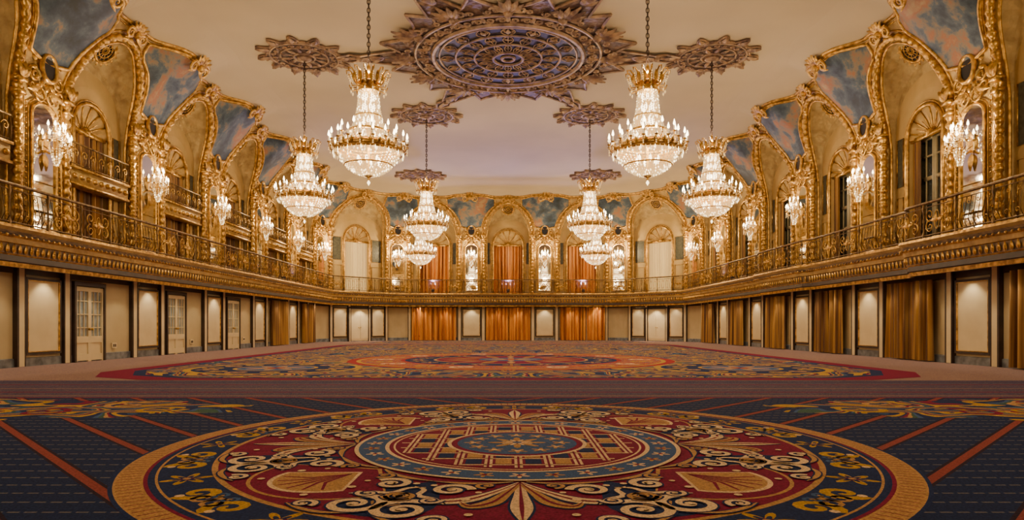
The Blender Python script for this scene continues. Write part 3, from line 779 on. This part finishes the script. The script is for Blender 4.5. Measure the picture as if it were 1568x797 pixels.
lathe(ch,[(.93,.80),(1.0,.82),(1.02,.88),(.97,.95),(.9,.96)],36,G)
for i in range(48):
    a=2*pi*i/48; octa(ch,(1.02*cos(a),1.02*sin(a),.72),.022,.08,SP if i%3==0 else C)
    if i%2==0: octa(ch,(.56*cos(a),.56*sin(a),1.33),.022,.08,C); octa(ch,(.83*cos(a),.83*sin(a),.98),.022,.07,C); octa(ch,(.40*cos(a),.40*sin(a),1.77),.02,.07,SP if i%4==0 else C)
for i in range(20):
    a=2*pi*i/20; c_,s_=cos(a),sin(a)
    for (r0,r1,z0) in ([(.95,1.13,1.02)] + ([(.62,.82,1.30)] if i%2==0 else [])):
        tube(ch,[(r0*c_,r0*s_,z0-.12),((r0+r1)/2*c_,(r0+r1)/2*s_,z0-.22),(r1*c_,r1*s_,z0-.12),(r1*c_,r1*s_,z0)],.018,5,G)
        lathe(ch,[(.01,z0-.02),(.06,z0+.01),(.05,z0+.03)],8,G,(r1*c_,r1*s_,0)); lathe(ch,[(.02,z0),(.02,z0+.17)],6,CD,(r1*c_,r1*s_,0))
        lathe(ch,[(.004,z0+.16),(.036,z0+.21),(.028,z0+.27),(.003,z0+.35)],7,B,(r1*c_,r1*s_,0))
        for q in range(3): octa(ch,(r1*c_,r1*s_,z0-.09-.06*q),.022,.03,C)
        for q in range(6):
            t=q/6; rr_=r1+(r0-.1-r1)*t; octa(ch,(rr_*c_,rr_*s_,z0+.02+.25*t*t-.05*sin(pi*t)),.02,.025,C)
ch.M=None
for i in range(24):
    a=2*pi*i/24; ch.M=Matrix.Rotation(a,4,'Z')@Matrix.Translation((0,1.0,.84)); leaf(ch,(0,0,0),0,.2,.06,G,.05); ch.M=None
lathe(ch,[(.05,2.5),(.22,2.56),(.32,2.62),(.35,2.72),(.28,2.80),(.32,2.86),(.28,2.88)],20,G)
for i in range(14):
    a=2*pi*i/14; ch.M=Matrix.Rotation(a,4,'Z')
    tube(ch,[(0,.31,2.78),(0,.40,2.9),(0,.43,3.05),(0,.54,3.18),(0,.64,3.16),(0,.62,3.06)],[.03,.03,.025,.025,.02,.015],5,G)
    leaf(ch,(0,.34,2.8),0,.34,.08,G,.12)
    for q in range(5): octa(ch,(0,.58-.02*q,3.0-.06*q),.02,.03,C)
    tube(ch,[(0,.34,2.7),(0,.52,2.66),(0,.55,2.75)],.02,5,G)
    octa(ch,(0,.5,2.56),.03,.06,C)
ch.M=None
lathe(ch,[(.03,2.8),(.05,3.0),(.09,3.1),(.04,3.2),(.06,3.3),(.02,3.42)],10,G)
zc=3.42
i=0
while zc<6.42:
    M=Matrix.Translation((0,0,zc+.07))@Matrix.Rotation((i%2)*pi/2,4,'Z'); ch.M=M
    tube(ch,[(.045*cos(t*pi/5),0,.085*sin(t*pi/5)) for t in range(10)],.014,4,BR,True); ch.M=None
    zc+=.125;i+=1
tube(ch,[(.0,0,3.4),(0,0,6.5)],.012,4,BR)
lathe(ch,[(.02,6.35),(.14,6.42),(.2,6.52),(.22,6.58)],14,BR)
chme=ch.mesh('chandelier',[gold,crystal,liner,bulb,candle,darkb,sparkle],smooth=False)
spots=[(-4.1,19.2),(4.1,19.2),(-8.2,26.3),(8.2,26.3),(-4.2,33.6),(4.2,33.6),(-6.3,47),(6.3,47),(-6.3,5.6),(6.3,5.6)]  # last pair unseen, mirrored from the far pair to brighten the foreground
for (x,y) in spots:
    o=place(chme,'chandelier',Matrix.Translation((x,y,5.5)))
    light('chandelier_lamp','POINT',(0,0,.98),900 if y>10 else 620,WARM,o,.3)
    light('chandelier_uplamp','POINT',(0,0,3.3),150,WARM,o,.15)
def medal(R,name,x,y,lobes=12):
    mb=MB(); n=lobes*12
    def rad(t): return R*(.84+.11*cos(lobes*t)+.05*cos(2*lobes*t))
    ring=[(rad(2*pi*i/n),2*pi*i/n) for i in range(n)]
    vs=[(r*cos(t),r*sin(t),-.05) for r,t in ring]; mb.add(vs,[tuple(range(n))[::-1]],0)
    tube(mb,vs,.05,5,1,True)
    for q,th in((.72,.05),(.5,.04),(.22,.05)): tube(mb,[(R*q*cos(2*pi*i/40),R*q*sin(2*pi*i/40),-.07) for i in range(40)],th,6,1,True)
    for i in range(lobes):
        a=2*pi*i/lobes
        mb.M=Matrix.Rotation(a,4,'Z')@Matrix(((1,0,0,0),(0,0,1,0),(0,-1,0,-.06),(0,0,0,1)))
        leaf(mb,(0,0,R*.24),0,R*.26,R*.05,1,.08); leaf(mb,(0,0,R*.74),0,R*.28,R*.07,1,.12)
        for sg in(-1,1):
            q=spiral(sg*R*.075,R*.62,R*.06,0,1.2,sg,9); tube(mb,[(p[0],.06,p[1]) for p in q],.03,4,1)
            leaf(mb,(0,0,R*.72),sg*.6,R*.18,R*.04,1,.08)
        mb.M=None
    lathe(mb,[(.3,-.03),(.28,-.15),(.15,-.22),(.02,-.24)],14,1)
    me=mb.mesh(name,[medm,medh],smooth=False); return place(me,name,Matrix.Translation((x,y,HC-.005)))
for (x,y) in spots: medal(1.85,'ceiling_medallion',x,y)
bm=MB(); n=240
def LM(a): return Matrix.Rotation(a,4,'Z')@Matrix(((1,0,0,0),(0,0,1,0),(0,-1,0,-.07),(0,0,0,1)))
def tri(t,p):
    f=(t/p)%1; return 1-abs(2*f-1)
ring=[]
for i in range(n):
    t=2*pi*i/n+pi/2; f=tri(t,pi/6); g=tri(t+pi/12,pi/6)
    r=4.0+1.05*f**2.0+.45*g**3; ring.append((r*cos(t),r*sin(t),-.06))
bm.add(ring,[tuple(range(n))[::-1]],0); tube(bm,ring,.07,5,1,True)
bm.add([(3.0*cos(2*pi*i/48),3.0*sin(2*pi*i/48),-.10) for i in range(48)],[tuple(range(48))[::-1]],2)
for r,t in((3.0,.1),(2.75,.04),(2.1,.05),(1.35,.05),(.6,.07),(3.7,.06),(.25,.06)): tube(bm,[(r*cos(2*pi*i/64),r*sin(2*pi*i/64),-.12) for i in range(64)],t,6,1,True)
for k in range(16):
    bm.M=LM(2*pi*k/16)
    for r0,L_,W in((.62,.7,.14),(1.38,.7,.2),(2.12,.62,.26)):
        tube(bm,[(W*sin(pi*t/8),.06,r0+L_*t/8) for t in range(9)]+[(-W*sin(pi*t/8),.06,r0+L_*t/8) for t in range(7,0,-1)],.022,4,1,True)
        for sg in(-1,1):
            q=spiral(sg*W*.45,r0+L_*.5,W*.4,0,1.3,sg,10); tube(bm,[(p[0],.05,p[1]) for p in q],.018,4,1)
    tube(bm,[(0,.05,.6),(0,.05,3.0)],.02,4,3)
    leaf(bm,(0,.02,2.2),0,.45,.09,1,.08)
for k in range(24):
    bm.M=LM(2*pi*k/24)
    for sg in(-1,1):
        q=spiral(sg*.22,3.35,.19,0,1.4,sg,12); tube(bm,[(p[0],.06,p[1]) for p in q],[.05*(1-.4*i/12) for i in range(13)],4,1)
    leaf(bm,(0,.0,3.1),0,.6,.1,1,.12)
for k in range(12):
    bm.M=LM(2*pi*k/12)
    for s in range(-2,3): leaf(bm,(0,0,3.8),s*.34,1.15-.15*abs(s),.16,1,.15)
    for sg in(-1,1):
        q=spiral(sg*.42,4.1,.22,0,1.3,sg,12); tube(bm,[(p[0],.06,p[1]) for p in q],.05,4,1)
        q=spiral(sg*.72,3.9,.16,0,1.3,-sg,10); tube(bm,[(p[0],.05,p[1]) for p in q],.04,4,1)
    ball(bm,(0,.05,3.85),.18,1)
for k in range(6):
    a=pi/2+pi/3*k
    bm.M=LM(a)
    bm.add([(-.75,.0,4.3),(.75,.0,4.3),(.45,.0,5.2),(.22,.0,5.9),(.35,0,6.3),(.12,.0,6.9),(-.12,.0,6.9),(-.35,0,6.3),(-.22,.0,5.9),(-.45,.0,5.2)],[tuple(range(10))],0)
    for s in(-1,1):
        tube(bm,[(s*.7,.04,4.4),(s*.45,.04,5.2),(s*.22,.04,5.9),(s*.35,.04,6.3),(s*.1,.04,6.9)],.05,5,1)
        leaf(bm,(0,0,5.0),s*.5,.6,.12,1,.12)
    leaf(bm,(0,0,5.0),0,1.0,.18,1,.14); leaf(bm,(0,0,6.0),0,.8,.14,1,.12); ball(bm,(0,.04,6.0),.14,1)
bm.M=None
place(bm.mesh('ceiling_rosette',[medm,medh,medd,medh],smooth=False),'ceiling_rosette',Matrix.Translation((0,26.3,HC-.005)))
# ------------------------------------------------------------------ cool uplights standing on the rear balcony
ub=MB(); lathe(ub,[(.12,0),(.13,.04),(.05,.06),(.05,.12),(.13,.14),(.15,.34),(.12,.36)],12,0); ume=ub.mesh('uplight_can',[darkb])
for (x,y,tx,ty_,e) in((-6.2,53.75,-4,41,2800),(6.2,53.75,4,41,2800),(0,53.75,0,40,2800),(-13.75,40,-6,38,500),(13.75,40,6,38,500)):
    o=place(ume,'uplight_can',Matrix.Translation((x,y,3.9)))
    l=light('uplight_beam','SPOT',(0,0,.4),e,(.42,.38,1),o,.1,spot_size=radians(85),spot_blend=1)
    d=Vector((tx,ty_,12))-Vector((x,y,4.3)); l.rotation_euler=d.to_track_quat('-Z','Y').to_euler()
w=bpy.data.worlds.new('world'); bpy.context.scene.world=w; w.use_nodes=True
w.node_tree.nodes['Background'].inputs[0].default_value=(.4,.3,.22,1); w.node_tree.nodes['Background'].inputs[1].default_value=.2
cd=bpy.data.cameras.new('camera'); cam=bpy.data.objects.new('camera',cd); bpy.context.scene.collection.objects.link(cam)
cam.location=(0,0,1.2); cam.rotation_euler=(pi/2,0,0); cd.sensor_width=36; cd.lens=22.96; cd.shift_x=.0038; cd.shift_y=.0647; cd.clip_start=.05; cd.clip_end=200
bpy.context.scene.camera=cam
